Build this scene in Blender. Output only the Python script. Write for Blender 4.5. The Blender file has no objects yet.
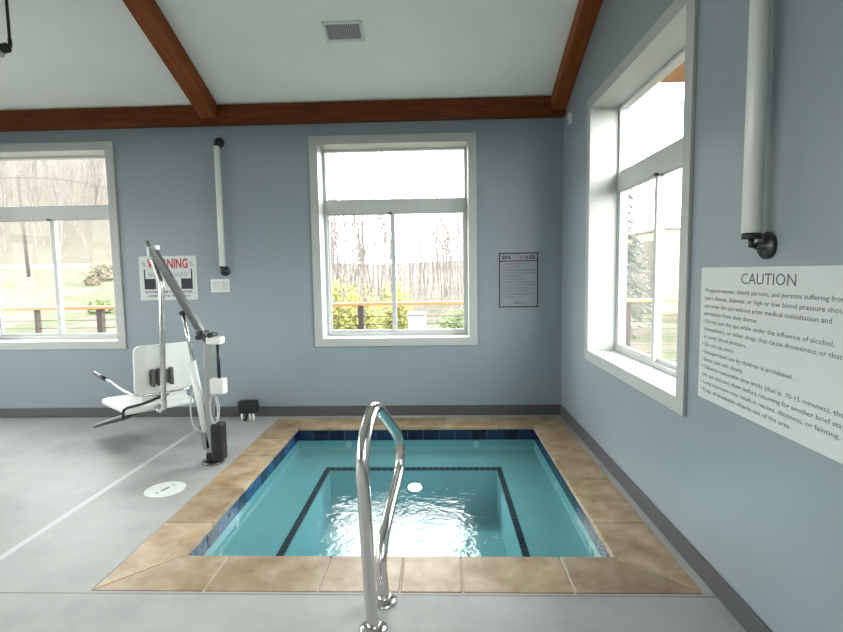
import bpy, bmesh, math, random
from mathutils import Vector, Matrix, noise
random.seed(7)
S = bpy.context.scene
COL = S.collection
PI = math.pi

# ------------------------------------------------------------------ materials
def newmat(name):
    m = bpy.data.materials.new(name); m.use_nodes = True
    nt = m.node_tree
    return m, nt, nt.nodes['Principled BSDF']

def mat(name, col, rough=.5, metal=0, var=0, scale=8, bump=0, bscale=60, spec=.5, coat=0, emit=None, estr=0, detail=4):
    m, nt, p = newmat(name)
    p.inputs['Base Color'].default_value = (*col, 1)
    p.inputs['Roughness'].default_value = rough
    p.inputs['Metallic'].default_value = metal
    p.inputs['Specular IOR Level'].default_value = spec
    p.inputs['Coat Weight'].default_value = coat
    tc = nt.nodes.new('ShaderNodeTexCoord')
    if var:
        n = nt.nodes.new('ShaderNodeTexNoise'); n.inputs['Scale'].default_value = scale; n.inputs['Detail'].default_value = detail
        nt.links.new(tc.outputs['Object'], n.inputs['Vector'])
        r = nt.nodes.new('ShaderNodeValToRGB')
        r.color_ramp.elements[0].position = .3; r.color_ramp.elements[1].position = .7
        r.color_ramp.elements[0].color = (*[c*(1-var) for c in col], 1)
        r.color_ramp.elements[1].color = (*[min(1, c*(1+var)) for c in col], 1)
        nt.links.new(n.outputs['Fac'], r.inputs['Fac']); nt.links.new(r.outputs['Color'], p.inputs['Base Color'])
    if bump:
        n = nt.nodes.new('ShaderNodeTexNoise'); n.inputs['Scale'].default_value = bscale; n.inputs['Detail'].default_value = 3
        nt.links.new(tc.outputs['Object'], n.inputs['Vector'])
        b = nt.nodes.new('ShaderNodeBump'); b.inputs['Strength'].default_value = bump; b.inputs['Distance'].default_value = .002
        nt.links.new(n.outputs['Fac'], b.inputs['Height']); nt.links.new(b.outputs['Normal'], p.inputs['Normal'])
    if emit:
        p.inputs['Emission Color'].default_value = (*emit, 1); p.inputs['Emission Strength'].default_value = estr
    return m

def ramp(nt, fac, stops):
    r = nt.nodes.new('ShaderNodeValToRGB'); e = r.color_ramp.elements
    e[0].position, e[0].color = stops[0][0], (*stops[0][1], 1)
    e[1].position, e[1].color = stops[-1][0], (*stops[-1][1], 1)
    for p_, c in stops[1:-1]:
        x = e.new(p_); x.color = (*c, 1)
    nt.links.new(fac, r.inputs['Fac']); return r.outputs['Color']

def wood(name, a, b, axis='X', scale=3, rough=.4):
    m, nt, p = newmat(name)
    tc = nt.nodes.new('ShaderNodeTexCoord'); mp = nt.nodes.new('ShaderNodeMapping')
    s = {'X': (1, 14, 14), 'Y': (14, 1, 3), 'Z': (14, 14, 1)}[axis]
    mp.inputs['Scale'].default_value = s
    nt.links.new(tc.outputs['Object'], mp.inputs['Vector'])
    n = nt.nodes.new('ShaderNodeTexNoise'); n.inputs['Scale'].default_value = scale; n.inputs['Detail'].default_value = 6
    n.inputs['Distortion'].default_value = .6
    nt.links.new(mp.outputs['Vector'], n.inputs['Vector'])
    nt.links.new(ramp(nt, n.outputs['Fac'], [(.3, a), (.7, b)]), p.inputs['Base Color'])
    p.inputs['Roughness'].default_value = rough; p.inputs['Specular IOR Level'].default_value = .25
    return m

def glass_mat(name, tint, refl=1.0, rough=0.0):
    m = bpy.data.materials.new(name); m.use_nodes = True; nt = m.node_tree; nt.nodes.clear()
    out = nt.nodes.new('ShaderNodeOutputMaterial'); mx = nt.nodes.new('ShaderNodeMixShader')
    t = nt.nodes.new('ShaderNodeBsdfTransparent'); t.inputs['Color'].default_value = (*tint, 1)
    g = nt.nodes.new('ShaderNodeBsdfGlossy'); g.inputs['Roughness'].default_value = rough
    f = nt.nodes.new('ShaderNodeFresnel'); ior = 1.65 if refl == 2 else 1.1
    ge = nt.nodes.new('ShaderNodeNewGeometry'); mi_ = nt.nodes.new('ShaderNodeMapRange'); mi_.inputs[3].default_value = ior; mi_.inputs[4].default_value = 1/ior
    nt.links.new(ge.outputs['Backfacing'], mi_.inputs[0]); nt.links.new(mi_.outputs[0], f.inputs['IOR'])
    nt.links.new(f.outputs[0], mx.inputs[0]); nt.links.new(t.outputs[0], mx.inputs[1]); nt.links.new(g.outputs[0], mx.inputs[2])
    nt.links.new(mx.outputs[0], out.inputs['Surface'])
    return m, nt, g, f

M = {}
M['wall'] = mat('wall_paint', (.245, .287, .320), .36, var=.03, scale=2, bump=.12, bscale=90, spec=.45)
M['ceiling'] = mat('ceiling_paint', (.84, .875, .83), .8, var=.02, scale=3)
M['beam'] = wood('redwood_beam', (.085, .017, .003), (.17, .042, .008), 'X', rough=.6)
M['rafter'] = wood('redwood_rafter', (.16, .036, .006), (.28, .075, .014), 'Y', rough=.6)
M['base'] = mat('cove_base', (.075, .078, .08), .5)
M['casing'] = mat('window_casing_paint', (.41, .425, .41), .4)
M['vinyl'] = mat('window_vinyl', (.52, .535, .53), .35)
M['white'] = mat('white_plastic', (.70, .73, .70), .35)
M['tube'] = mat('frosted_tube', (.62, .64, .60), .3)
M['black'] = mat('black_plastic', (.012, .012, .014), .45)
M['darkmetal'] = mat('dark_painted_metal', (.03, .032, .034), .35, metal=.3)
M['steel'] = mat('stainless_steel', (.72, .71, .69), .16, metal=1)
M['steel_dull'] = mat('brushed_aluminium', (.17, .17, .165), .32, metal=1)
M['mast'] = mat('satin_mast', (.42, .43, .43), .35, metal=.9)
M['lever'] = mat('grey_lever', (.35, .36, .35), .4)
M['greyplastic'] = mat('grey_plastic', (.22, .23, .24), .5)
M['lightgrey'] = mat('light_grey_cable', (.45, .46, .46), .5)
M['grout'] = mat('coping_grout', (.52, .47, .38), .8, var=.1)
M['blue1'] = mat('deep_blue_tile', (.006, .009, .03), .25, var=.3, scale=20)
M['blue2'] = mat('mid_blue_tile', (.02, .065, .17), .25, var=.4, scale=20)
M['blue3'] = mat('navy_tile', (.010, .022, .065), .25, var=.3, scale=20)
M['tilegrout'] = mat('tile_grout', (.08, .11, .15), .7)
M['trimtile'] = mat('black_trim_tile', (.008, .012, .02), .3)
M['sign'] = mat('sign_board', (.54, .57, .57), .35)
M['signgrey'] = mat('rules_board', (.26, .275, .31), .45)
M['ink'] = mat('sign_ink', (.12, .125, .13), .6)
M['inkdark'] = mat('sign_black_ink', (.012, .014, .02), .6)
M['red'] = mat('sign_red', (.42, .02, .03), .6)
M['rulesred'] = mat('rules_red', (.28, .10, .12), .6)
M['lightink'] = mat('sign_light_ink', (.30, .33, .35), .6)
M['lamp'] = mat('underwater_lens', (.9, .9, .9), .3, emit=(.9, 1, 1), estr=6)
M['railwood'] = wood('railing_wood', (.34, .17, .07), (.44, .23, .10), 'X')
M['post'] = mat('railing_post', (.05, .035, .03), .6)
M['cable'] = mat('railing_cable', (.06, .06, .06), .5)
M['deck'] = mat('deck_boards', (.09, .085, .08), .8, var=.2, scale=3)
M['tan'] = mat('tan_siding', (.23, .19, .125), .8, var=.05, scale=1)
M['darksiding'] = mat('olive_siding', (.10, .095, .08), .8)
M['soffit'] = wood('soffit_wood', (.20, .09, .04), (.30, .15, .07), 'Y', rough=.6)
M['bark'] = mat('pale_bark', (.15, .13, .122), .9, var=.3, scale=3)
M['needle'] = mat('conifer_needles', (.17, .19, .165), .9, var=.3, scale=2)
M['forsythia'] = mat('yellow_green_leaves', (.23, .22, .055), .8, var=.35, scale=2)
M['bush'] = mat('green_leaves', (.15, .19, .08), .8, var=.4, scale=2)
M['drybush'] = mat('dry_brush', (.14, .12, .08), .9, var=.3, scale=3)
M['road'] = mat('road_gravel', (.15, .147, .14), .9, var=.1, scale=2)
M['whitebox'] = mat('white_cabinet_paint', (.42, .42, .42), .5)
M['polewood'] = mat('utility_pole_wood', (.06, .05, .045), .9)

# concrete deck with control joints
m, nt, p = newmat('concrete_floor'); M['floor'] = m
tc = nt.nodes.new('ShaderNodeTexCoord'); sx = nt.nodes.new('ShaderNodeSeparateXYZ'); nt.links.new(tc.outputs['Object'], sx.inputs[0])
n1 = nt.nodes.new('ShaderNodeTexNoise'); n1.inputs['Scale'].default_value = 1.3; n1.inputs['Detail'].default_value = 7; n1.inputs['Roughness'].default_value = .6
nt.links.new(tc.outputs['Object'], n1.inputs['Vector'])
c = ramp(nt, n1.outputs['Fac'], [(.3, (.25, .255, .25)), (.48, (.36, .365, .358)), (.7, (.45, .455, .445))])
def line(axis, pos, w, lo=None):
    a = nt.nodes.new('ShaderNodeMath'); a.operation = 'SUBTRACT'; nt.links.new(sx.outputs[axis], a.inputs[0]); a.inputs[1].default_value = pos
    b = nt.nodes.new('ShaderNodeMath'); b.operation = 'ABSOLUTE'; nt.links.new(a.outputs[0], b.inputs[0])
    d = nt.nodes.new('ShaderNodeMath'); d.operation = 'LESS_THAN'; nt.links.new(b.outputs[0], d.inputs[0]); d.inputs[1].default_value = w
    return d.outputs[0]
def mixc(fac, a, col):
    mx = nt.nodes.new('ShaderNodeMixRGB'); nt.links.new(fac, mx.inputs[0]); nt.links.new(a, mx.inputs[1]); mx.inputs[2].default_value = (*col, 1); return mx.outputs[0]
c = mixc(line(0, -2.38, .022), c, (.54, .56, .55))
c = mixc(line(1, 2.245, .005), c, (.22, .21, .19))
c = mixc(line(1, 4.62, .006), c, (.34, .35, .34))
nt.links.new(c, p.inputs['Base Color'])
nt.links.new(ramp(nt, n1.outputs['Fac'], [(.3, (.42,)*3), (.7, (.6,)*3)]), p.inputs['Roughness']); p.inputs['Specular IOR Level'].default_value = .2

# travertine
m, nt, p = newmat('travertine'); M['coping'] = m
tc = nt.nodes.new('ShaderNodeTexCoord'); oi = nt.nodes.new('ShaderNodeObjectInfo')
n1 = nt.nodes.new('ShaderNodeTexNoise'); n1.inputs['Scale'].default_value = 5; n1.inputs['Detail'].default_value = 9; n1.inputs['Roughness'].default_value = .65; n1.inputs['Distortion'].default_value = .25
nt.links.new(tc.outputs['Object'], n1.inputs['Vector'])
c = ramp(nt, n1.outputs['Fac'], [(.28, (.20, .115, .055)), (.45, (.34, .235, .135)), (.6, (.43, .325, .21)), (.75, (.53, .44, .32))])
hs = nt.nodes.new('ShaderNodeHueSaturation')
mr = nt.nodes.new('ShaderNodeMapRange'); mr.inputs[3].default_value = .78; mr.inputs[4].default_value = 1.12
nt.links.new(oi.outputs['Random'], mr.inputs[0]); nt.links.new(mr.outputs[0], hs.inputs['Value']); nt.links.new(c, hs.inputs['Color'])
nt.links.new(hs.outputs[0], p.inputs['Base Color']); p.inputs['Roughness'].default_value = .45

# pool plaster
M['plaster'] = mat('pool_plaster', (.33, .50, .53), .8, var=.04, scale=4)

# water
M['water'], nt, g, f = glass_mat('pool_water', (.62, .87, .88), 2, .02)
tc = nt.nodes.new('ShaderNodeTexCoord')
n1 = nt.nodes.new('ShaderNodeTexNoise'); n1.inputs['Scale'].default_value = 11; n1.inputs['Detail'].default_value = 4; n1.inputs['Distortion'].default_value = 1.2
nt.links.new(tc.outputs['Object'], n1.inputs['Vector'])
n2 = nt.nodes.new('ShaderNodeTexNoise'); n2.inputs['Scale'].default_value = 2.2; n2.inputs['Detail'].default_value = 2
nt.links.new(tc.outputs['Object'], n2.inputs['Vector'])
# jets roil the middle: ripple strength fades away from the pit
vm = nt.nodes.new('ShaderNodeVectorMath'); vm.operation = 'DISTANCE'; nt.links.new(tc.outputs['Object'], vm.inputs[0]); vm.inputs[1].default_value = (-.15, 2.95, -.115)
mr = nt.nodes.new('ShaderNodeMapRange'); mr.inputs[1].default_value = .35; mr.inputs[2].default_value = 1.15; mr.inputs[3].default_value = 1; mr.inputs[4].default_value = .12
nt.links.new(vm.outputs['Value'], mr.inputs[0])
mu = nt.nodes.new('ShaderNodeMath'); mu.operation = 'MULTIPLY'; nt.links.new(n1.outputs['Fac'], mu.inputs[0]); nt.links.new(mr.outputs[0], mu.inputs[1])
ad = nt.nodes.new('ShaderNodeMath'); ad.operation = 'ADD'; nt.links.new(mu.outputs[0], ad.inputs[0]); nt.links.new(n2.outputs['Fac'], ad.inputs[1])
bp_ = nt.nodes.new('ShaderNodeBump'); bp_.inputs['Strength'].default_value = 1; bp_.inputs['Distance'].default_value = .0065
nt.links.new(ad.outputs[0], bp_.inputs['Height'])
nt.links.new(bp_.outputs['Normal'], g.inputs['Normal']); nt.links.new(bp_.outputs['Normal'], f.inputs['Normal'])

M['glass'] = glass_mat('window_glass', (.97, .985, .975))[0]

# terrain
m, nt, p = newmat('spring_grass'); M['grass'] = m
tc = nt.nodes.new('ShaderNodeTexCoord')
n1 = nt.nodes.new('ShaderNodeTexNoise'); n1.inputs['Scale'].default_value = .7; n1.inputs['Detail'].default_value = 8; n1.inputs['Roughness'].default_value = .7
nt.links.new(tc.outputs['Object'], n1.inputs['Vector'])
nt.links.new(ramp(nt, n1.outputs['Fac'], [(.36, (.070, .042, .034)), (.46, (.062, .048, .034)), (.51, (.040, .038, .014)), (.56, (.020, .034, .005)), (.64, (.062, .054, .012))]), p.inputs['Base Color'])
p.inputs['Roughness'].default_value = 1
gc = p.inputs['Base Color'].links[0].from_socket
sy = nt.nodes.new('ShaderNodeSeparateXYZ'); nt.links.new(tc.outputs['Object'], sy.inputs[0])
mr = nt.nodes.new('ShaderNodeMapRange'); mr.inputs[1].default_value = 28.5; mr.inputs[2].default_value = 31; nt.links.new(sy.outputs[1], mr.inputs[0])
mx = nt.nodes.new('ShaderNodeMixRGB'); nt.links.new(mr.outputs[0], mx.inputs[0]); nt.links.new(gc, mx.inputs[1]); mx.inputs[2].default_value = (.068, .061, .045, 1)
nt.links.new(mx.outputs[0], p.inputs['Base Color'])

# ------------------------------------------------------------------ mesh helpers
def link(name, bm, m, parent=None, smooth=False, bevel=0):
    me = bpy.data.meshes.new(name); bm.normal_update(); bm.to_mesh(me); bm.free()
    for x in (m if isinstance(m, (list, tuple)) else [m]): me.materials.append(M[x])
    if smooth:
        for q in me.polygons: q.use_smooth = True
    o = bpy.data.objects.new(name, me); COL.objects.link(o)
    if parent: o.parent = parent
    if bevel:
        b = o.modifiers.new('bevel', 'BEVEL'); b.width = bevel; b.segments = 2; b.limit_method = 'ANGLE'; b.angle_limit = math.radians(40)
    if smooth == 'auto':
        for q in me.polygons: q.use_smooth = False
    return o

def box(bm, a, b, mi=0, mtx=None):
    vs = [bm.verts.new((x, y, z)) for x in (a[0], b[0]) for y in (a[1], b[1]) for z in (a[2], b[2])]
    if mtx:
        for v in vs: v.co = mtx @ v.co
    F = [(0, 1, 3, 2), (4, 6, 7, 5), (0, 4, 5, 1), (2, 3, 7, 6), (0, 2, 6, 4), (1, 5, 7, 3)]
    fs = [bm.faces.new([vs[i] for i in f]) for f in F]
    for f in fs: f.material_index = mi
    bmesh.ops.recalc_face_normals(bm, faces=fs)
    return vs

def B(*boxes):
    bm = bmesh.new()
    for a, b in boxes: box(bm, a, b)
    return bm

def prism(bm, pts, d, mi=0):
    """closed polygon pts (3D) extruded by vector d"""
    d = Vector(d); a = [bm.verts.new(q) for q in pts]; b = [bm.verts.new(Vector(q)+d) for q in pts]
    n = len(a); fs = [bm.faces.new(a), bm.faces.new(list(reversed(b)))]
    for i in range(n): fs.append(bm.faces.new((a[i], b[i], b[(i+1) % n], a[(i+1) % n])))
    for f in fs: f.material_index = mi
    bmesh.ops.recalc_face_normals(bm, faces=fs)

def tube(bm, pts, r, seg=16, cap=True):
    pts = [Vector(q) for q in pts]; rs = r if isinstance(r, (list, tuple)) else [r]*len(pts)
    rings = []; prev = None
    for i, q in enumerate(pts):
        t = (pts[min(i+1, len(pts)-1)]-pts[max(i-1, 0)]).normalized()
        if prev is None:
            n = t.orthogonal().normalized()
        else:
            n = (prev-t*prev.dot(t)).normalized()
        prev = n; bn = t.cross(n)
        rings.append([bm.verts.new(q+(n*math.cos(2*PI*k/seg)+bn*math.sin(2*PI*k/seg))*rs[i]) for k in range(seg)])
    for a, b in zip(rings, rings[1:]):
        for k in range(seg):
            f = bm.faces.new((a[k], a[(k+1) % seg], b[(k+1) % seg], b[k])); f.smooth = True
    if cap:
        bm.faces.new(list(reversed(rings[0]))); bm.faces.new(rings[-1])
    return bm

def spline(pts, n=6):
    P = [Vector(q) for q in pts]; P = [P[0]*2-P[1]]+P+[P[-1]*2-P[-2]]; out = []
    for i in range(1, len(P)-2):
        a, b, c, d = P[i-1:i+3]
        for k in range(n):
            t = k/n; out.append(.5*((2*b)+(c-a)*t+(2*a-5*b+4*c-d)*t*t+(-a+3*b-3*c+d)*t**3))
    out.append(P[-2]); return out

def tb(*a, **k): return tube(bmesh.new(), *a, **k)

def lathe(bm, prof, origin, axis=(0, 0, 1), seg=24):
    """prof = (r, h) pairs along axis"""
    q = Vector((0, 0, 1)).rotation_difference(Vector(axis).normalized()); o = Vector(origin); rings = []
    for r, h in prof:
        rings.append([bm.verts.new(o+q @ Vector((r*math.cos(2*PI*k/seg), r*math.sin(2*PI*k/seg), h))) for k in range(seg)])
    for a, b in zip(rings, rings[1:]):
        for k in range(seg):
            f = bm.faces.new((a[k], a[(k+1) % seg], b[(k+1) % seg], b[k])); f.smooth = True
    bm.faces.new(list(reversed(rings[0]))); bm.faces.new(rings[-1])
    bmesh.ops.recalc_face_normals(bm, faces=bm.faces)
    return bm

def tag(o, label=None, cat=None, group=None, kind=None):
    if label: o['label'] = label
    if cat: o['category'] = cat
    if group: o['group'] = group
    if kind: o['kind'] = kind
    return o

def empty(name, loc=(0, 0, 0), **k):
    o = bpy.data.objects.new(name, None); COL.objects.link(o); o.location = loc; o.empty_display_size = .1
    return tag(o, **k)

def at(o, root):
    """parent o to root but keep the world-space mesh where it is"""
    o.parent = root; o.matrix_parent_inverse = Matrix.Translation(root.location).inverted(); return o

def text_bm(bm, body, frame, height=None, width=None, mi=0, align='LEFT', depth=.0008, bold=0):
    """letters laid in frame=(origin, right, up, out); scaled to height of capitals and optionally width"""
    cu = bpy.data.curves.new('t', 'FONT'); cu.body = body; cu.size = 1; cu.resolution_u = 2; cu.extrude = 0; cu.offset = bold
    ob = bpy.data.objects.new('t', cu); COL.objects.link(ob); bpy.context.view_layer.update()
    me = bpy.data.meshes.new_from_object(ob.evaluated_get(bpy.context.evaluated_depsgraph_get()))
    xs = [v.co.x for v in me.vertices]; x0, x1 = min(xs), max(xs)
    sy = height/.70; sxx = width/(x1-x0) if width else sy
    o, r, u, w = [Vector(q) for q in frame]
    off = {'LEFT': -x0*sxx, 'CENTER': -(x0+x1)/2*sxx, 'RIGHT': -x1*sxx}[align]
    vs = [bm.verts.new(o+r*(v.co.x*sxx+off)+u*v.co.y*sy+w*depth) for v in me.vertices]
    for q in me.polygons:
        try: f = bm.faces.new([vs[i] for i in q.vertices]); f.material_index = mi
        except ValueError: pass
    bpy.data.objects.remove(ob); bpy.data.curves.remove(cu); bpy.data.meshes.remove(me)
    return (x1-x0)*sxx

# ------------------------------------------------------------------ room numbers
D, XR, XL, YR = 5.238, 1.266, -7.2, -4.8
T = .30                     # wall thickness
SL = .4167                  # roof slope
def ceil_z(y):
    yr = .2
    return 3.212+SL*(5.138-max(y, 2*yr-y)) if True else 0
RIDGE = .2

def wall(name, us, vs, holes, pos, top=None):
    """grid wall; pos(u, v, w) -> xyz with w=0 inner face, w=1 outer face; holes = (u0,u1,v0,v1)"""
    us = sorted(set(us)); vs = sorted(set(vs)); nu, nv = len(us)-1, len(vs)-1
    def solid(i, j):
        if i < 0 or j < 0 or i >= nu or j >= nv: return False
        cu, cv = (us[i]+us[i+1])/2, (vs[j]+vs[j+1])/2
        return not any(a < cu < b and c_ < cv < d for a, b, c_, d in holes)
    bm = bmesh.new(); cache = {}
    def V(i, j, w):
        if (i, j, w) not in cache:
            v = vs[j]
            if top and j == nv: v = top(us[i])
            cache[(i, j, w)] = bm.verts.new(pos(us[i], v, w))
        return cache[(i, j, w)]
    for i in range(nu):
        for j in range(nv):
            if not solid(i, j): continue
            for w in (0, 1): bm.faces.new((V(i, j, w), V(i+1, j, w), V(i+1, j+1, w), V(i, j+1, w)))
            if not solid(i-1, j): bm.faces.new((V(i, j, 0), V(i, j+1, 0), V(i, j+1, 1), V(i, j, 1)))
            if not solid(i+1, j): bm.faces.new((V(i+1, j, 0), V(i+1, j+1, 0), V(i+1, j+1, 1), V(i+1, j, 1)))
            if not solid(i, j-1): bm.faces.new((V(i, j, 0), V(i+1, j, 0), V(i+1, j, 1), V(i, j, 1)))
            if not solid(i, j+1): bm.faces.new((V(i, j+1, 0), V(i+1, j+1, 0), V(i+1, j+1, 1), V(i, j+1, 1)))
    bmesh.ops.recalc_face_normals(bm, faces=bm.faces)
    return tag(link(name, bm, 'wall'), kind='structure')

ZB, ZT = .742, 2.888          # outer edges of the window casings
CW = .085                     # casing width
WIN_BACK = [(-1.293, .400), (-5.009, -3.316)]
WIN_RIGHT = [(2.595, 4.353), (-1.2, .558), (-3.6, -1.842)]
WIN_LEFT_ADDED = [(3.0, 4.8), (.9, 2.7), (-1.2, .6), (-3.4, -1.6)]  # unseen windows, added so more daylight reaches the right wall and floor
WIN_REAR = []
def H(w): return (w[0]+CW-.01, w[1]-CW+.01, ZB+CW-.01, ZT-CW+.01)
def lines(ws): return [q for w in ws for q in H(w)[:2]]
VS = [-.1, H(WIN_BACK[0])[2], H(WIN_BACK[0])[3], 3.3]
wall('wall_back', [XL-T, XR+T]+lines(WIN_BACK), VS, [H(w) for w in WIN_BACK], lambda u, v, w: (u, D+T*w, v), top=lambda u: ceil_z(D)+.0)
wall('wall_rear', [XL-T, XR+T]+lines(WIN_REAR), VS[:1]+[1.5]+VS[3:], [], lambda u, v, w: (u, YR-T*w, v), top=lambda u: ceil_z(YR)+.0)
VS2 = VS[:3]+[3.0]
wall('wall_right', [YR, RIDGE, D]+lines(WIN_RIGHT), VS2, [H(w) for w in WIN_RIGHT], lambda u, v, w: (XR+T*w, u, v), top=ceil_z)
wall('wall_left', [YR, RIDGE, D]+lines(WIN_LEFT_ADDED), VS2, [H(w) for w in WIN_LEFT_ADDED], lambda u, v, w: (XL-T*w, u, v), top=ceil_z)

# ceiling: two sloping planes, with the overhang beyond the walls built separately
def roofslab(y0, y1, dz0, dz1, x0, x1):
    bm = bmesh.new()
    for (a, b) in ((y0, RIDGE), (RIDGE, y1)):
        prism(bm, [(x0, a, ceil_z(a)+dz0), (x0, b, ceil_z(b)+dz0), (x0, b, ceil_z(b)+dz1), (x0, a, ceil_z(a)+dz1)], (x1-x0, 0, 0))
    return bm
tag(link('ceiling', roofslab(YR-T, D+T, 0, .12, XL-T, XR+T), 'ceiling'), kind='structure')
ov = bmesh.new()
# gable roof overhang to the right of the building: sloping soffit with a level eave edge
zz = lambda y: 3.375+SL*(5.4-y)
prism(ov, [(XR+T+.005, 5.4, zz(5.4)), (XR+T+.005, 1.2, zz(1.2)), (XR+T+.005, 1.2, zz(1.2)+.12), (XR+T+.005, 5.4, zz(5.4)+.12)], (1.5, 0, 0))
tag(link('trim_1', ov, 'soffit'), kind='structure')

# floor with the pool opening, concrete deck
PX0, PX1, PY0, PY1 = -1.389, .904, 2.57, 4.836     # inner edge of coping
CX0, CX1, CY0, CY1 = -1.690, 1.212, 2.262, 5.150   # outer edge of coping
bm = bmesh.new()
xs = [XL, CX0, CX1, XR]; ys = [YR, CY0, CY1, D]
for i in range(3):
    for j in range(3):
        if (i, j) != (1, 1): box(bm, (xs[i], ys[j], -.1), (xs[i+1], ys[j+1], 0))
bmesh.ops.remove_doubles(bm, verts=bm.verts, dist=1e-5)
tag(link('floor', bm, 'floor'), kind='structure')

# cove bases
BH, BT = .108, .012
for nm, a, b in (('baseboard_back', (XL, D-BT, 0), (XR, D, BH)), ('baseboard_right', (XR-BT, YR, 0), (XR, D-BT, BH)),
                 ('baseboard_left', (XL, YR, 0), (XL+BT, D-BT, BH)), ('baseboard_rear', (XL+BT, YR, 0), (XR-BT, YR+BT, BH))):
    tag(link(nm, B((a, b)), 'base', bevel=.004), kind='structure')

# beams: trim along the back wall and the sloping rafters
tag(link('trim_2', B(((XL, D-.10, 3.012), (XR, D-.0005, 3.195))), 'beam', bevel=.004), kind='structure')
def rafter(n, x0, x1, y1=D-.10, h=.15):
    bm = bmesh.new()
    for a, b in ((RIDGE, y1), (YR, RIDGE)):
        prism(bm, [(x0, a, ceil_z(a)-h), (x0, b, ceil_z(b)-h), (x0, b, ceil_z(b)), (x0, a, ceil_z(a))], (x1-x0, 0, 0))
    return tag(link('trim_%d' % n, bm, 'rafter', bevel=.004), kind='structure')
rafter(3, 1.125, XR); rafter(4, -2.345, -2.178); rafter(5, -5.8, -5.633)

# ------------------------------------------------------------------ windows
def window(n, w, frame, seen=True):
    """frame(u, d, v) -> xyz ; u along wall, d depth outward, v up"""
    u0, u1 = w; root = empty('window_%d' % n, frame((u0+u1)/2, 0, ZB), kind='structure')
    def bx(bm, ua, ub, da, db, va, vb):
        p, q = Vector(frame(ua, da, va)), Vector(frame(ub, db, vb))
        box(bm, [min(a, b) for a, b in zip(p, q)], [max(a, b) for a, b in zip(p, q)])
    def add(name, bm, m='vinyl', bv=.002, label=None):
        o = link(name, bm, m, bevel=bv); at(o, root)
        if label: o['label'] = label
        return o
    a, b, c_, d_ = u0+CW, u1-CW, ZB+CW, ZT-CW
    bm = bmesh.new()
    bx(bm, u0, u1, -.02, 0, d_, ZT); bx(bm, u0, u1, -.02, 0, ZB, c_)
    bx(bm, u0, a, -.02, 0, c_, d_); bx(bm, b, u1, -.02, 0, c_, d_)
    add('casing', bm, 'casing', .003)
    bm = bmesh.new(); j = .012
    bx(bm, a-j+.003, a, -.001, .28, c_, d_); bx(bm, b, b+j-.003, -.001, .28, c_, d_)
    bx(bm, a, b, -.001, .28, d_, d_+j-.003); bx(bm, a, b, -.001, .28, c_-j+.003, c_)
    add('jamb', bm, 'casing', 0)
    F = .03; zt0, zt1 = 2.135, 2.281   # transom bar
    bm = bmesh.new()
    bx(bm, a, a+F, .21, .28, c_, d_); bx(bm, b-F, b, .21, .28, c_, d_)
    bx(bm, a+F, b-F, .21, .28, d_-F*.7, d_); bx(bm, a+F, b-F, .21, .28, c_, c_+F)
    bx(bm, a+F, b-F, .20, .28, zt0, zt1)
    add('frame', bm)
    mid = (a+b)/2+(.07 if n == 3 else -.03); s = .066
    for k, (ua, ub, da) in enumerate(((a+F, mid+s/2-.01, .242), (mid-s/2+.01, b-F, .215))):
        bm = bmesh.new(); db = da+.024; z0, z1 = c_+F, zt0
        wl, wr = (.016, .046) if k == 0 else (.046, .016)
        bx(bm, ua, ua+wl, da, db, z0, z1); bx(bm, ub-wr, ub, da, db, z0, z1)
        bx(bm, ua+wl, ub-wr, da, db, z0, z0+.03); bx(bm, ua+wl, ub-wr, da, db, z1-.012, z1)
        so = add('sash', bm)
        g = bmesh.new(); bx(g, ua+wl-.008, ub-wr+.008, da+.010, da+.014, z0+.02, z1-.008)
        go = link('glass', g, 'glass'); go.parent = so
    g = bmesh.new(); bx(g, a+F-.01, b-F+.01, .245, .249, zt1-.01, d_-F*.7+.01); add('glass', g, 'glass', 0)
    bm = bmesh.new(); bx(bm, mid-.045, mid-.005, .195, .215, zt0-.012, zt0+.006); add('latch', bm, 'black', 0, 'black latch')
    # portal light guiding daylight through this opening
    return root

fb = lambda u, d, v: (u, D+d, v); fr = lambda u, d, v: (XR+d, u, v)
fl = lambda u, d, v: (XL-d, u, v); fe = lambda u, d, v: (u, YR-d, v)
k = 1
for ws, fn in ((WIN_BACK, fb), (WIN_RIGHT, fr), (WIN_LEFT_ADDED, fl), (WIN_REAR, fe)):
    for w in ws:
        window(k, w, fn); k += 1
        u0, u1 = w; cen = Vector(fn((u0+u1)/2, .31, (ZB+ZT)/2)); inn = Vector(fn((u0+u1)/2, 0, (ZB+ZT)/2))-cen
        l = bpy.data.lights.new('daylight_portal', 'AREA'); l.shape = 'RECTANGLE'; l.size = u1-u0-.15; l.size_y = ZT-ZB-.15
        l.cycles.is_portal = True
        lo = bpy.data.objects.new('daylight_portal', l); COL.objects.link(lo); lo.location = cen
        lo.rotation_euler = inn.to_track_quat('-Z', 'Y').to_euler()

# ------------------------------------------------------------------ the pool
pool = empty('hot_tub', (-.2425, 3.7, 0), label='square sunken hot tub with tan stone coping and blue tile band', cat='hot tub')
def pp(name, bm, m, **k):
    lab = k.pop('label', None); o = at(link(name, bm, m, **k), pool)
    if lab: o['label'] = lab
    return o
g = .004
def stone(pts):
    c = sum((Vector((*q, 0)) for q in pts), Vector())/len(pts)
    q = []
    for x, y in pts:
        q.append((x+(g if x < c.x else -g), y+(g if y < c.y else -g), -.032))
    bm = bmesh.new(); prism(bm, q, (0, 0, .0335)); pp('coping_stone', bm, 'coping', bevel=.005)
jn = [-1.14, -.59, -.2, .1, .62]; jf = [-1.09, -.5, .068, .561]; jr = [2.93, 3.57, 4.05, 4.55]; jl = [2.93, 3.413, 4.07, 4.5]
jn2 = [CX0]+jn+[CX1]
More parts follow.
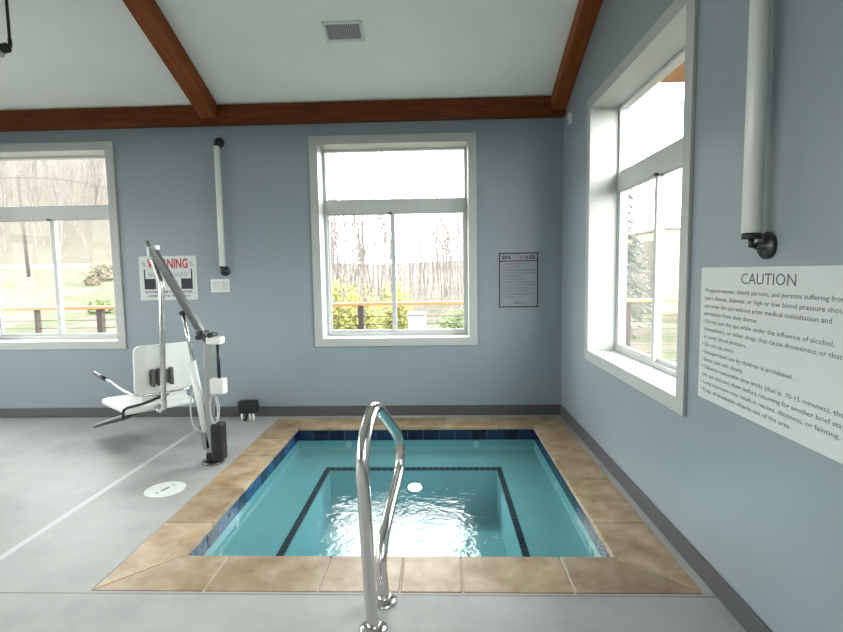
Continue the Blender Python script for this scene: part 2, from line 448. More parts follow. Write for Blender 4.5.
# near row (outer line y=CY0, inner y=PY0), ends mitred
def row(js, o0, o1, i0, i1, oc, ic, horiz):
    e = [None]+list(js)+[None]
    for a, b in zip(e, e[1:]):
        oa = o0 if a is None else a; ob = o1 if b is None else b
        ia = i0 if a is None else a; ib = i1 if b is None else b
        P = [(oa, oc), (ob, oc), (ib, ic), (ia, ic)]
        stone(P if horiz else [(y, x) for x, y in P])
OV = .004
row(jn, CX0, CX1, PX0+OV, PX1-OV, CY0, PY0+OV, True)
row(jf, CX0, CX1, PX0+OV, PX1-OV, CY1, PY1-OV, True)
row(jl, CY0, CY1, PY0+OV, PY1-OV, CX0, PX0+OV, False)
row(jr, CY0, CY1, PY0+OV, PY1-OV, CX1, PX1-OV, False)
UX0, UX1, UY0, UY1 = PX0-.014, PX1+.014, PY0-.014, PY1+.014   # tiled wall, set back under the coping
bm = bmesh.new()
for a, b in (((CX0, CY0, -.1), (CX1, UY0-.002, -.003)), ((CX0, UY1+.002, -.1), (CX1, CY1, -.003)), ((CX0, UY0-.002, -.1), (UX0-.002, UY1+.002, -.003)), ((UX1+.002, UY0-.002, -.1), (CX1, UY1+.002, -.003))):
    box(bm, a, b)
pp('grout_bed', bm, 'grout', label='pale grout lines')
# tile band
bx0, bx1, by0, by1 = UX0+.002, UX1-.002, UY0+.002, UY1-.002
bm = bmesh.new(); tw = .152; zt_, zb_ = -.033, -.135
def side(fn, L, pal=(1, 1, 3)):
    n = round(L/tw); w = L/n
    for i in range(n):
        a, b = i*w+.003, (i+1)*w-.003
        v = [bm.verts.new(fn(s_, z, .004)) for s_, z in ((a, zb_), (b, zb_), (b, zt_-.003), (a, zt_-.003))]
        f = bm.faces.new(v); f.material_index = random.choice(pal)
    v = [bm.verts.new(fn(s_, z, .001)) for s_, z in ((0, zb_), (L, zb_), (L, zt_), (0, zt_))]; bm.faces.new(v).material_index = 0
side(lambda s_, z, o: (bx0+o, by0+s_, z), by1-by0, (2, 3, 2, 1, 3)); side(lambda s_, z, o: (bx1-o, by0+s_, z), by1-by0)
side(lambda s_, z, o: (bx0+s_, by0+o, z), bx1-bx0); side(lambda s_, z, o: (bx0+s_, by1-o, z), bx1-bx0)
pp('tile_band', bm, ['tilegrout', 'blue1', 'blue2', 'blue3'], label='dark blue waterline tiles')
# basin: walls, bench, pit
WZ, BZ, FZ = -.115, -.25, -.68
ix0, ix1, iy0, iy1 = -.994, .503, 2.985, 4.402
bm = bmesh.new()
def quadring(o, i, zo, zi):
    (a, b, c_, d), (e, f, g_, h) = o, i
    O = [(a, c_, zo), (b, c_, zo), (b, d, zo), (a, d, zo)]; I = [(e, g_, zi), (f, g_, zi), (f, h, zi), (e, h, zi)]
    for k in range(4): bm.faces.new([bm.verts.new(q) for q in (O[k], O[(k+1) % 4], I[(k+1) % 4], I[k])])
oo = (UX0, UX1, UY0, UY1); ii = (ix0, ix1, iy0, iy1)
quadring(oo, oo, -.05, BZ); quadring(oo, ii, BZ, BZ); quadring(ii, ii, BZ, FZ)
bm.faces.new([bm.verts.new(q) for q in ((ix0, iy0, FZ), (ix1, iy0, FZ), (ix1, iy1, FZ), (ix0, iy1, FZ))])
bmesh.ops.remove_doubles(bm, verts=bm.verts, dist=1e-5); bmesh.ops.recalc_face_normals(bm, faces=bm.faces)
for f in bm.faces: f.normal_flip()
pp('basin', bm, 'plaster', label='pale aqua basin with a bench')
# dark tile trim on bench edge: small tiles
bm = bmesh.new(); tt = .040
def strip(x0, x1, y0, y1):
    L = max(x1-x0, y1-y0); n = int(L/.05); w = L/n
    for i in range(n):
        if x1-x0 > y1-y0: box(bm, (x0+i*w+.002, y0, BZ-.015), (x0+(i+1)*w-.002, y1, BZ+.004))
        else: box(bm, (x0, y0+i*w+.002, BZ-.015), (x1, y0+(i+1)*w-.002, BZ+.004))
strip(ix0-tt, ix0+.002, iy0-tt, iy1+tt); strip(ix1-.002, ix1+tt, iy0-tt, iy1+tt)
strip(ix0+.002, ix1-.002, iy1-.002, iy1+tt*.8); strip(ix0+.002, ix1-.002, iy0-tt, iy0+.002)
pp('bench_trim', bm, 'trimtile', label='black tile line on bench edge')
# jets + light
for (x, y, z, ax) in ((-.9, UY1-.001, -.18, (0, -1, 0)), (.35, UY1-.001, -.18, (0, -1, 0)), (UX1-.001, 3.9, -.19, (-1, 0, 0)), (UX1-.001, 3.0, -.19, (-1, 0, 0)), (UX0+.001, 3.3, -.19, (1, 0, 0))):
    pp('jet_nozzle', lathe(bmesh.new(), [(.032, 0), (.032, .008), (.018, .010), (.014, .004)], (x, y, z), ax), 'white')
ln_bm = 0
ln = pp('light_lens', lathe(bmesh.new(), [(.062, 0), (.062, .012), (.045, .02), (.01, .024)], (-.232, iy1-.003, -.415), (0, -1, 0)), 'lamp', label='glowing round underwater lens')
pp('light_bezel', lathe(bmesh.new(), [(.078, 0), (.078, .008), (.062, .010)], (-.232, iy1-.001, -.415), (0, -1, 0)), 'steel')
for o_ in (ln, bpy.data.objects['light_bezel']):
    for v in o_.data.vertices: v.co.z = -.415+(v.co.z+.415)*.62
# water
bm = bmesh.new(); bm.faces.new([bm.verts.new(q) for q in ((UX0+.003, UY0+.003, WZ), (UX1-.003, UY0+.003, WZ), (UX1-.003, UY1-.003, WZ), (UX0+.003, UY1-.003, WZ))])
tag(link('pool_water', bm, 'water'), 'rippling teal water filling the sunken square tub', 'water', kind='stuff')
l = bpy.data.lights.new('underwater_lamp', 'SPOT'); l.energy = 9; l.color = (.75, 1, 1); l.spot_size = 2.6; l.shadow_soft_size = .06
lo = bpy.data.objects.new('underwater_lamp', l); COL.objects.link(lo); lo.location = (-.232, iy1-.06, -.415); lo.rotation_euler = (PI/2, 0, PI)
at(lo, pool)

# ------------------------------------------------------------------ hand rail
rr = empty('grab_rail', (-.28, 2.1, 0), label='bent stainless steel grab rail standing at the near pool edge', cat='handrail')
path = [(-.292, 2.017, .0), (-.298, 1.990, .18), (-.300, 1.965, .36), (-.303, 1.930, .60), (-.305, 1.917, .70), (-.304, 1.925, .79), (-.298, 1.965, .86), (-.288, 2.045, .912),
        (-.279, 2.11, .925), (-.270, 2.18, .905), (-.252, 2.31, .825), (-.226, 2.50, .700), (-.216, 2.575, .63), (-.212, 2.60, .55), (-.216, 2.575, .478), (-.228, 2.49, .428),
        (-.245, 2.36, .375), (-.262, 2.235, .305), (-.271, 2.175, .23), (-.271, 2.170, .15), (-.268, 2.19, .06), (-.267, 2.201, .0)]
at(link('rail', tb(spline(path, 6), .0265, 20), 'steel'), rr)
for x, y in ((-.292, 2.017), (-.267, 2.201)):
    at(link('base_flange', lathe(bmesh.new(), [(.062, 0), (.062, .006), (.052, .016), (.034, .022), (.028, .024)], (x, y, 0)), 'steel'), rr)

# ------------------------------------------------------------------ drain covers
def cover(x, y, label):
    t = empty('drain_cover', (x, y, 0), label=label, cat='drain cover', group='round floor covers')
    at(link('lid', lathe(bmesh.new(), [(.135, 0), (.135, .003), (.130, .004)], (x, y, 0), seg=40), 'white'), t)
    bm = bmesh.new()
    R = Matrix.Translation((x, y, 0)) @ Matrix.Rotation(1.25, 4, 'Z')
    box(bm, (-.035, -.012, .0038), (.035, .012, .0048), mtx=R)
    for s in (-1, 1): lathe(bm, [(.011, .0038), (.011, .0048)], R @ Vector((s*.072, 0, 0)), seg=12)
    at(link('slot', bm, 'greyplastic'), t)
cover(-1.945, 3.405, 'round white floor cover with grey slots left of the hot tub')
cover(.283, 1.865, 'pale round floor cover at the bottom edge, right of the grab rail')

# ------------------------------------------------------------------ wall tube lamps
def tube_lamp(x, y, out, z0, z1, label, r=.0345, off=.066):
    """out = unit vector from wall into room"""
    o = Vector(out); root = empty('tube_wall_lamp', (x, y, z0), label=label, cat='wall lamp')
    c = Vector((x, y, 0))+o*off
    at(link('tube_diffuser', lathe(bmesh.new(), [(r*.9, z0+.03), (r, z0+.034), (r, z1-.034), (r*.9, z1-.03)], (c.x, c.y, 0), seg=28), 'tube'), root)
    side_ = Vector((0, 0, 1)).cross(o)
    for z, s in ((z0, 1), (z1, -1)):
        at(link('end_cap', lathe(bmesh.new(), [(r*.98, min(0, s*.0)), (r*.98, .022)], (c.x, c.y, z+(.008 if s > 0 else -.03)), seg=28), 'darkmetal', label_=None) if False else link('end_cap', lathe(bmesh.new(), [(r*.98, 0), (r*.98, .022)], (c.x, c.y, z+(.008 if s > 0 else -.03)), seg=28), 'darkmetal'), root)
        zc = z-s*.018
        mt = at(link('mount', lathe(bmesh.new(), [(.052, 0), (.052, .012), (.046, .018), (.014, .019), (.014, .05)], (x, y, zc), out, seg=28), 'darkmetal'), root)
        br = bmesh.new(); tube(br, [Vector((x, y, zc))+o*.045, Vector((c.x, c.y, zc)), Vector((c.x, c.y, z+s*.012))], .011, 10)
        b = link('arm', br, 'darkmetal'); b.parent = mt; b.matrix_parent_inverse = Matrix.Translation(pool.location*0)
        mt_inv = mt.matrix_parent_inverse
    return root
tube_lamp(XR, 2.0, (-1, 0, 0), 1.60, 2.90, 'large white tube lamp on the right wall above the CAUTION sign')
tube_lamp(-2.215, D, (0, -1, 0), 1.565, 2.83, 'slim white tube lamp between the windows on the back wall', r=.028)

# pendant tube light (its right-hand end shows at the top left)
pd = empty('pendant_lamp', (-3.3, 3.3, ceil_z(3.3)), label='black rod and knuckle of a hanging tube lamp, top left corner', cat='hanging lamp')
for x in (-2.722, -3.85):
    at(link('rod', tb([(x, 3.3, ceil_z(3.3)), (x, 3.3, 3.02)], .009, 10), 'black'), pd)
    kn = bmesh.new(); lathe(kn, [(.02, -.028), (.030, -.018), (.030, .018), (.02, .028)], (x-.034, 3.3, 2.975), (1, .3, .4), 18); tube(kn, [(x, 3.3, 3.03), (x, 3.3, 2.985), (x-.03, 3.3, 2.975)], .012, 10)
    at(link('knuckle', kn, 'black'), pd)
at(link('tube_diffuser', lathe(bmesh.new(), [(.034, -1.02), (.038, -1.015), (.038, -.01), (.034, -.004)], (-2.782, 3.3, 2.955), (1, 0, 0), 24), 'tube'), pd)

# ceiling vent
vn = empty('ceiling_vent', (-.762, 4.4, ceil_z(4.4)), label='white ceiling vent with grey louvres between the rafters', cat='vent')
sd = Vector((0, -1, SL)).normalized(); nn = Vector((0, -SL, -1)).normalized()    # up-slope, into room
Rv = Matrix((( -1, sd.x, nn.x, -.762), (0, sd.y, nn.y, 4.4), (0, sd.z, nn.z, ceil_z(4.4)), (0, 0, 0, 1)))
def vb(boxes):
    bm = bmesh.new()
    for a, b in boxes: box(bm, a, b, mtx=Rv)
    bmesh.ops.recalc_face_normals(bm, faces=bm.faces); return bm
w_, h_ = .165, .095
at(link('frame', vb([((-w_, -h_-.012, 0), (w_, -h_+.02, .012)), ((-w_, h_-.02, 0), (w_, h_, .012)), ((-w_, -h_, 0), (-w_+.025, h_, .012)), ((w_-.025, -h_, 0), (w_, h_, .012))]), 'white', bevel=.002), vn)
at(link('backing', vb([((-w_+.02, -h_+.015, .001), (w_-.02, h_-.015, .003))]), 'greyplastic'), vn)
lv = bmesh.new()
for i in range(16):
    x = -w_+.032+i*.0175
    box(lv, (x, -h_+.02, .003), (x+.006, h_-.02, .010), mtx=Rv)
bmesh.ops.recalc_face_normals(lv, faces=lv.faces)
at(link('louvres', lv, 'lightgrey'), vn)

# sensor on right wall
t = empty('wall_sensor', (XR, 4.95, 2.89), label='small white sensor high on the right wall near the corner', cat='sensor')
at(link('housing', B(((XR-.03, 4.905, 2.87), (XR, 4.975, 2.965))), 'white', bevel=.006), t)
at(link('lens', lathe(bmesh.new(), [(.012, 0), (.01, .005), (.004, .008)], (XR-.03, 4.94, 2.895), (-1, 0, 0), 12), 'greyplastic'), t)

# switch plate
t = empty('light_switch', (-2.27, D, 1.40), label='white double rocker switch under the slim tube lamp', cat='light switch')
at(link('cover_plate', B(((-2.372, D-.007, 1.328), (-2.178, D, 1.462))), 'white', bevel=.003), t)
for x in (-2.352, -2.262): at(link('rocker', B(((x, D-.014, 1.345), (x+.07, D-.006, 1.447))), 'vinyl', bevel=.003), t)

# ------------------------------------------------------------------ signs
# CAUTION sign, right wall; x along sign runs towards the viewer (-Y)
s0, s1, sz0, sz1 = 2.478, 1.515, .880, 1.503
t = empty('caution_sign', (XR, 2.0, sz0), label='large white CAUTION notice with dark lettering on the right wall', cat='sign')
at(link('board', B(((XR-.006, s1, sz0), (XR, s0, sz1))), 'sign', bevel=.002), t)
bm = bmesh.new(); fr_ = lambda y, z: ((XR-.006, y, z), (0, -1, 0), (0, 0, 1), (-1, 0, 0))
text_bm(bm, 'CAUTION', fr_(2.156, 1.432), .045, .325); at(link('heading', bm, 'ink'), t); bm = bmesh.new()
lines_ = ['• Pregnant women, elderly persons, and persons suffering from',
 'heart disease, diabetes, or high or low blood pressure should',
 'not enter the spa without prior medical consultation and',
 'permission from their doctor.',
 '• Do not use the spa while under the influence of alcohol,',
 'tranquilizers, or other drugs that cause drowsiness or that raise',
 'or lower blood pressure.', '• Do not use alone.', '• Unsupervised use by children is prohibited.', '• Enter and exit slowly.',
 '• Observe reasonable time limits (that is, 10-15 minutes), then leave',
 'the spa and cool down before returning for another brief stay.',
 '• Long exposure may result in nausea, dizziness, or fainting.', '• Keep all breakable objects out of the area.']
for i, s_ in enumerate(lines_):
    ind = 0 if s_[0] == '•' else .012
    text_bm(bm, s_, fr_(2.45-ind, 1.388-i*.0362), .0185, len(s_)*.0139)
at(link('lettering', bm, 'ink'), t)

# spa rules sign, back wall
x0, x1, z0, z1 = .594, 1.050, 1.100, 1.715; xc = (x0+x1)/2
t = empty('rules_sign', (xc, D, z0), label='grey framed SPA RULES notice right of the middle window', cat='sign')
at(link('board', B(((x0, D-.006, z0), (x1, D, z1))), 'signgrey', bevel=.002), t)
bm = bmesh.new(); e = .028; w = .012; y = D-.0068
for a, b in (((x0+e, z0+e), (x1-e, z0+e+w)), ((x0+e, z1-e-w), (x1-e, z1-e)), ((x0+e, z0+e), (x0+e+w, z1-e)), ((x1-e-w, z0+e), (x1-e, z1-e)), ((x0+e, z1-.118), (x1-e, z1-.108))):
    box(bm, (a[0], y, a[1]), (b[0], y+.0008, b[1]))
at(link('border', bm, 'inkdark'), t)
ff = lambda x, z, d=D: ((x, d-.006, z), (1, 0, 0), (0, 0, 1), (0, -1, 0))
def words(name, m, body, f_, h, w=None, align='LEFT', bold=0):
    bm = bmesh.new(); text_bm(bm, body, f_, h, w, align=align, bold=bold); return at(link(name, bm, m), t)
words('heading', 'inkdark', 'SPA', ff(x0+.058, z1-.094), .036, .098, bold=.03); words('heading', 'inkdark', 'LES', ff(x1-.148, z1-.094), .036, .092, bold=.03)
words('heading', 'rulesred', 'RU', ff(x1-.216, z1-.094), .036, .060, bold=.03)['label'] = 'red letters'
rules = ['1. SHOWER BEFORE ENTERING THE SPA.', '2. NO DIVING OR JUMPING.', '3. PREGNANT WOMEN, ELDERLY PERSONS AND PERSONS', 'WITH HEALTH PROBLEMS SHOULD NOT USE THE SPA', 'WITHOUT A DOCTOR\'S CONSENT.', '4. NO GLASS IN THE SPA AREA.', '5. CHILDREN MUST BE WITH AN ADULT AT ALL TIMES.',
         '6. DO NOT USE THE SPA ALONE OR WHILE UNDER', 'THE INFLUENCE OF ALCOHOL OR DRUGS.', '7. LIMIT YOUR STAY TO 15 MINUTES.', '8. NO PETS, FOOD OR DRINK IN THE WATER.', '9. OBEY ALL POSTED RULES.']
bm = bmesh.new()
for i, s_ in enumerate(rules): text_bm(bm, s_, ff(x0+.055, z1-.15-i*.0305), .013, min(.345, len(s_)*.0084))
at(link('lettering', bm, 'inkdark'), t)
words('closing_line', 'inkdark', 'THANK YOU', ff(xc, z0+.062), .022, .11, 'CENTER')

# warning sign, back wall
x0, x1, z0, z1 = -3.128, -2.515, 1.252, 1.712; xc = (x0+x1)/2
t = empty('warning_sign', (xc, D, z0), label='white WARNING notice with red heading behind the pool lift', cat='sign')
at(link('board', B(((x0, D-.006, z0), (x1, D, z1))), 'sign', bevel=.002), t)
words('heading', 'red', 'WARNING', ff(xc, z1-.125), .095, .43, 'CENTER', .03)
for sg in (-1, 1):
    bm = bmesh.new(); q = [(.257, .115), (.257, .325), (.243, .325), (.243, .225), (.135, .225), (.135, .115)]
    prism(bm, [(xc+sg*a_, D-.0068, z0+b_) for a_, b_ in q], (0, .0008, 0)); at(link('side_block', bm, 'inkdark'), t)
words('middle_line', 'lightink', 'NO LIFEGUARD', ff(xc, z0+.245), .05, .42, 'CENTER', .02); words('middle_line', 'lightink', 'ON DUTY', ff(xc, z0+.155), .05, .22, 'CENTER', .02)
words('bottom_line', 'inkdark', 'NO DIVING  -  SWIM AT YOUR OWN RISK', ff(xc, z0+.075), .024, .50, 'CENTER', .02)
words('bottom_line', 'inkdark', 'CHILDREN MUST BE WITH AN ADULT', ff(xc, z0+.035), .020, .46, 'CENTER', .02)
words('symbol', 'ink', '%', ff(x0+.035, z1-.105), .045); words('symbol', 'ink', '%', ff(x1-.075, z1-.105), .045)

# ------------------------------------------------------------------ black box on legs by the back wall
t = empty('black_floor_unit', (-2.04, 5.12, 0), label='small black box on short pale legs by the back wall', cat='box')
bm = bmesh.new(); box(bm, (-2.09, 5.05, .075), (-1.89, 5.17, .205))
at(link('body', bm, 'black', bevel=.025), t)
for x in (-2.05, -1.965, -1.93): at(link('leg', lathe(bmesh.new(), [(.012, 0), (.012, .09)], (x, 5.085, 0), seg=12), 'white'), t)
at(link('hose', tb(spline([(-2.005, 5.1, .08), (-2.005, 5.09, .03), (-2.005, 5.05, .012)]), .014, 10), 'black'), t)

# ------------------------------------------------------------------ pool lift
LX, LY = -1.84, 3.93
lf = empty('pool_lift', (LX, LY, 0), label='steel pool lift with white seat hanging from a raised arm', cat='pool lift')
def L(name, bm, m, parent=None, label=None, **k):
    o = link(name, bm, m, **k)
    if parent is None: at(o, lf)
    else: o.parent = parent
    if label: o['label'] = label
    return o
def obox(a, b, w, h, up=(0, 1, 0)):
    """box from point a to b with width w along up and h along the other"""
    a, b = Vector(a), Vector(b); d = (b-a); ln_ = d.length; d.normalize(); u = Vector(up); u = (u-d*u.dot(d)).normalized(); v = d.cross(u)
    m4 = Matrix(((d.x, u.x, v.x, a.x), (d.y, u.y, v.y, a.y), (d.z, u.z, v.z, a.z), (0, 0, 0, 1)))
    bm = bmesh.new(); box(bm, (0, -w/2, -h/2), (ln_, w/2, h/2), mtx=m4); bmesh.ops.recalc_face_normals(bm, faces=bm.faces); return bm
L('base_plate', lathe(bmesh.new(), [(.085, 0), (.085, .012), (.06, .016)], (-1.835, LY, 0), seg=24), 'steel_dull')
L('mast', obox((-1.852, LY, .014), (-1.822, LY, .99), .06, .055), 'mast', bevel=.004)
bt = L('battery', B(((-1.825, LY-.06, .02), (-1.732, LY+.05, .325))), 'black', bevel=.015)
L('foot_block', B(((-1.875, LY-.045, .015), (-1.83, LY+.03, .085))), 'black', bevel=.008)
cb = L('control_box', B(((-1.812, LY-.055, .565), (-1.698, LY+.03, .688))), 'white', bevel=.012)
L('top_cap', B(((-1.828, LY-.05, .962), (-1.704, LY+.035, 1.022))), 'white', bevel=.012)
L('lead_screw', tb([(-1.748, LY-.01, .68), (-1.748, LY-.01, .97)], .013, 12), 'black')
L('head_bracket', obox((-1.90, LY, 1.075), (-1.80, LY, .975), .085, .05), 'steel_dull', bevel=.006)
for x, z in ((-1.885, 1.02), (-1.79, 1.035), (-1.858, 1.05)):
    L('pivot_bolt', lathe(bmesh.new(), [(.02, -.055), (.02, .055)], (x, LY, z), (0, 1, 0), 14), 'black')
# arm: two parallel flat bars with a light rib
A0, A1 = Vector((-2.235, LY, 1.715)), Vector((-1.865, LY, 1.035))
arm = L('arm', obox(A0, A1, .06, .05), 'steel_dull', bevel=.005)
nrm = Vector((.68, 0, .37)).normalized()
L('arm_edge', obox(A0-nrm*.0+Vector((.02, -.035, .012)), A1+Vector((.02, -.035, .012)), .012, .018), 'steel', arm)
L('arm_top_bracket', B(((-2.262, LY-.035, 1.655), (-2.235, LY+.035, 1.735))), 'white', bevel=.008); L('arm_top_bracket', B(((-2.205, LY-.03, 1.71), (-2.185, LY+.03, 1.745))), 'white', bevel=.006)
L('arm_tip', obox(A0+Vector((-.02, 0, .02)), A0+Vector((-.038, 0, .065)), .03, .016), 'steel_dull', bevel=.003)
# actuator
L('actuator_rod', tb([(-2.017, LY, 1.205), (-1.955, LY, .79)], .013, 14), 'steel')
L('actuator_cylinder', tb([(-1.962, LY-.01, .83), (-1.878, LY-.01, .255)], .030, 20), 'white')
L('actuator_clevis', lathe(bmesh.new(), [(.018, -.03), (.018, .03)], (-2.017, LY, 1.21), (0, 1, 0), 12), 'black')
L('motor_housing', obox((-1.905, LY, .31), (-1.868, LY, .115), .06, .065), 'greyplastic', bevel=.008)
# loops of cable
L('cable', tb(spline([(-1.955, LY-.02, .62), (-1.985, LY-.03, .45), (-1.965, LY-.03, .30), (-1.90, LY-.03, .26)]), .006, 8), 'lightgrey')
cl_ = bmesh.new()
for dx, r in ((0, .04), (.012, .05)):
    tube(cl_, [(-1.79+dx+r*math.sin(a_)*.75, LY-.045-dx, .44+math.cos(a_)*.11+dx) for a_ in [i*PI/10 for i in range(21)]], .005, 8)
L('cable', cl_, 'lightgrey')
# hanger tube carrying the seat
hp = [(-2.235, LY, 1.64), (-2.218, LY, 1.57), (-2.185, LY-.002, 1.475), (-2.176, LY-.002, 1.43), (-2.178, LY-.002, 1.35), (-2.20, LY, .9), (-2.212, LY, .56), (-2.216, LY+.005, .47), (-2.228, LY+.01, .435), (-2.26, LY+.03, .418), (-2.30, LY+.06, .420)]
L('hanger_tube', tb(spline(hp, 5), .021, 16), 'steel')
# the chair: Sx = across, Fw = forward (away and to the left)
Sx = Vector((.73, .683, 0)).normalized(); Fw = Vector((-Sx.y, Sx.x, 0)); O = Vector((-2.478, 3.975, .0))   # lower near corner of back
def cm(o=O): return Matrix(((Sx.x, Fw.x, 0, o.x), (Sx.y, Fw.y, 0, o.y), (0, 0, 1, 0), (0, 0, 0, 1)))
CMX = cm()
def cpts(pts): return [CMX @ Vector(q) for q in pts]
def rounded(w, h, r, n=5):
    out = []
    for cx, cy, a0 in ((w-r, h-r, 0), (r, h-r, PI/2), (r, r, PI), (w-r, r, 1.5*PI)):
        for i in range(n+1): a_ = a0+i*PI/2/n; out.append((cx+r*math.cos(a_), cy+r*math.sin(a_)))
    return out
bm = bmesh.new(); bw, bh = .45, .415
prism(bm, cpts([(x, .0-.06*(z/bh)+.05*0, .53+z) for x, z in rounded(bw, bh, .05)]), Fw*.03)
bk = L('backrest', bm, 'white', bevel=.008)
bm = bmesh.new(); prism(bm, cpts([(x, y, .385) for x, y in ((-.075, .03), (-.05, 0), (.44, 0), (.465, .03), (.47, .56), (.43, .61), (-.10, .61), (-.15, .57))]), (0, 0, .05))
st = L('seat', bm, 'white', bevel=.02)
bm = bmesh.new(); prism(bm, cpts([(.05, .015, .455), (.40, .015, .455), (.40, .03, .56), (.05, .03, .56)]), Fw*-.02)
L('seat_joint', bm, 'white', bevel=.006)
# steel bracket on the back
bm = bmesh.new()
for a_, b_ in ((.12, .14), (.165, .205), (.26, .285)):
    box(bm, (a_, -.075, .60), (b_, -.02, .745), mtx=CMX)
box(bm, (.11, -.035, .615), (.29, -.02, .73), mtx=CMX); bmesh.ops.recalc_face_normals(bm, faces=bm.faces)
L('back_bracket', bm, 'steel_dull', bevel=.003)
# swing arms with grips
def armrest(x0, tip, gr, lab):
    p = [CMX @ Vector((.24, -.055, .525)), CMX @ Vector((.12, -.055, .537)), CMX @ Vector((x0, -.02, .56)), tip]
    o = L('armrest', tb(spline(p, 5), .0085, 12), 'steel', label=lab)
    d = (Vector(tip)-p[2]).normalized(); lv_ = link('lever', tb([p[2].lerp(Vector(tip), .35), Vector(tip)-d*.09], .013, 12), 'lever'); lv_.parent = o
    o2 = link('grip', tb([Vector(tip)-d*.10, Vector(tip)+d*.16], .017, 12), 'black'); o2.parent = o
armrest(-.03, Vector((-2.95, 4.28, .632)), 0, None)
armrest(.48, Vector((-2.60, 4.62, .66)), 0, None)
# under-seat hook & foot rest
L('seat_mount', tb([(-2.21, LY+.0, .425), (-2.30, LY+.1, .415), (-2.36, LY+.17, .42)], .022, 12), 'steel_dull')
FQ = [(-.05, .10, .365), (.34, .30, .365), (.10, .97, .13), (-.17, .95, .11)]
bm = bmesh.new(); prism(bm, cpts(FQ), (0, .0, .018))
L('footrest', bm, 'lever', bevel=.004)
bm = bmesh.new(); prism(bm, cpts([(a_, b_, c_-.018) for a_, b_, c_ in FQ]), (0, .0, .016))
L('footrest_edge', bm, 'black')
# lap belt
def band(pts, w=.022, t=.004, nrm=(0, 0, 1)):
    bm = bmesh.new(); pts = spline(pts, 5); vs = []
    for i, q in enumerate(pts):
        d = (pts[min(i+1, len(pts)-1)]-pts[max(i-1, 0)]).normalized(); s_ = Vector((-d.z*.0, 0, 0))
        side_ = d.cross(Vector((.5, -.8, .3))).normalized()
        vs.append([bm.verts.new(q+side_*w*a_+Vector((.5, -.8, .3)).normalized()*b_) for a_, b_ in ((-.5, 0), (.5, 0), (.5, t), (-.5, t))])
    for a_, b_ in zip(vs, vs[1:]):
        for k in range(4): bm.faces.new((a_[k], a_[(k+1) % 4], b_[(k+1) % 4], b_[k]))
    bm.faces.new(vs[0]); bm.faces.new(list(reversed(vs[-1]))); bmesh.ops.recalc_face_normals(bm, faces=bm.faces); return bm
L('lap_belt', band([CMX @ Vector(q) for q in ((.25, -.03, .52), (.15, -.02, .49), (.04, -.02, .462), (-.05, -.005, .449), (-.083, .0, .43), (-.088, .01, .39), (-.085, .03, .36), (-.085, .06, .345))]), 'black')

# ------------------------------------------------------------------ outside
def tz(x, y):
    Lf = max(0, min(1, (-x-.28*y)/max(2., y*.16))); Lf = Lf*Lf*(3-2*Lf)
    low = -.35+.012*(y-8) if y < 34 else -.04+(y-34)*(.085+.04*noise.noise(Vector((x*.07, 3, 0))))
    hi = .15+(y-9)*.11 if y < 26 else (2.02 if y < 29.5 else 2.02+(y-29.5)*.55)
    z = low*(1-Lf)+hi*Lf
    return z+.12*noise.noise(Vector((x*.4, y*.4, 0)))*(0 if 25 < y < 30 else 1)
bm = bmesh.new(); gx = [-90+i*1.5 for i in range(121)]; gy = [7.9+j*.9 for j in range(70)]
V = [[bm.verts.new((x, y, tz(x, y))) for y in gy] for x in gx]
for i in range(len(gx)-1):
    for j in range(len(gy)-1):
        f = bm.faces.new((V[i][j], V[i+1][j], V[i+1][j+1], V[i][j+1])); f.smooth = True
tag(link('ground', bm, 'grass'), kind='structure')
bm = bmesh.new(); box(bm, (-90, -60, -1.2), (90, 7.9, -.75)); tag(link('ground', bm, 'grass'), kind='structure')
bm = bmesh.new(); V = []
for i in range(60):
    x = -80+i*1.15
    V.append([bm.verts.new((x, y, max(tz(x, y), tz(x, 27.5)-.05)+.06)) for y in (26.2, 29.3)])
for a, b in zip(V, V[1:]): bm.faces.new((a[0], b[0], b[1], a[1]))
tag(link('road', bm, 'road'), 'pale gravel road running along the hillside', 'road')
# deck and railing
bm = bmesh.new(); x = -9
for j in range(13): box(bm, (-12, D+T+.01+j*.17, -.12), (12, D+T+.165+j*.17, -.06))
tag(link('deck', bm, 'deck'), kind='structure')
rl = empty('deck_railing', (-1, 7.4, -.06), label='cable railing with an orange-brown wooden top rail outside the windows', cat='railing')
at(link('top_rail', B(((-12, 7.33, 1.03), (12, 7.47, 1.075))), 'railwood', bevel=.006), rl)
for x in (-11.5, -9.8, -8.1, -6.02, -5.05, -3.1, -1.138, .75, 2.72, 4.6, 6.4, 8.2, 10):
    at(link('post', B(((x-.04*(.45 if x == -6.02 else 1), 7.36, -.06), (x+.04*(.45 if x == -6.02 else 1), 7.44, 1.03))), 'post'), rl)
for i in range(8):
    z = .06+i*.115
    at(link('cable', tb([(-12, 7.40, z), (12, 7.40, z)], .006, 6), 'cable'), rl)
# guard rail by the road, utility pole and wire
gd = empty('guard_rail', (-20, 26, 2.0), label='pale guard rail along the hillside road beyond the left window', cat='guard rail')
at(link('beam', B(((-40, 26.0, 2.02), (-9, 26.06, 2.24))), 'road'), gd)
for i in range(16): at(link('post', B(((-39+i*2, 26.06, 1.7), (-38.88+i*2, 26.16, 2.2))), 'polewood'), gd)
up = empty('utility_pole', (-18.2, 22, tz(-18.2, 22)), label='thin dark utility pole on the hillside beyond the left window', cat='pole')
at(link('pole', tb([(-18.15, 22, tz(-18.2, 22)-.1), (-18.3, 22, 6.0)], .07, 8), 'polewood'), up)
at(link('wire', tb(spline([(-26, 24, 5.7), (-22, 23, 5.95), (-18.3, 22, 5.9), (-15, 21, 5.5), (-12.6, 20, 4.9)]), .018, 6), 'polewood'), up)
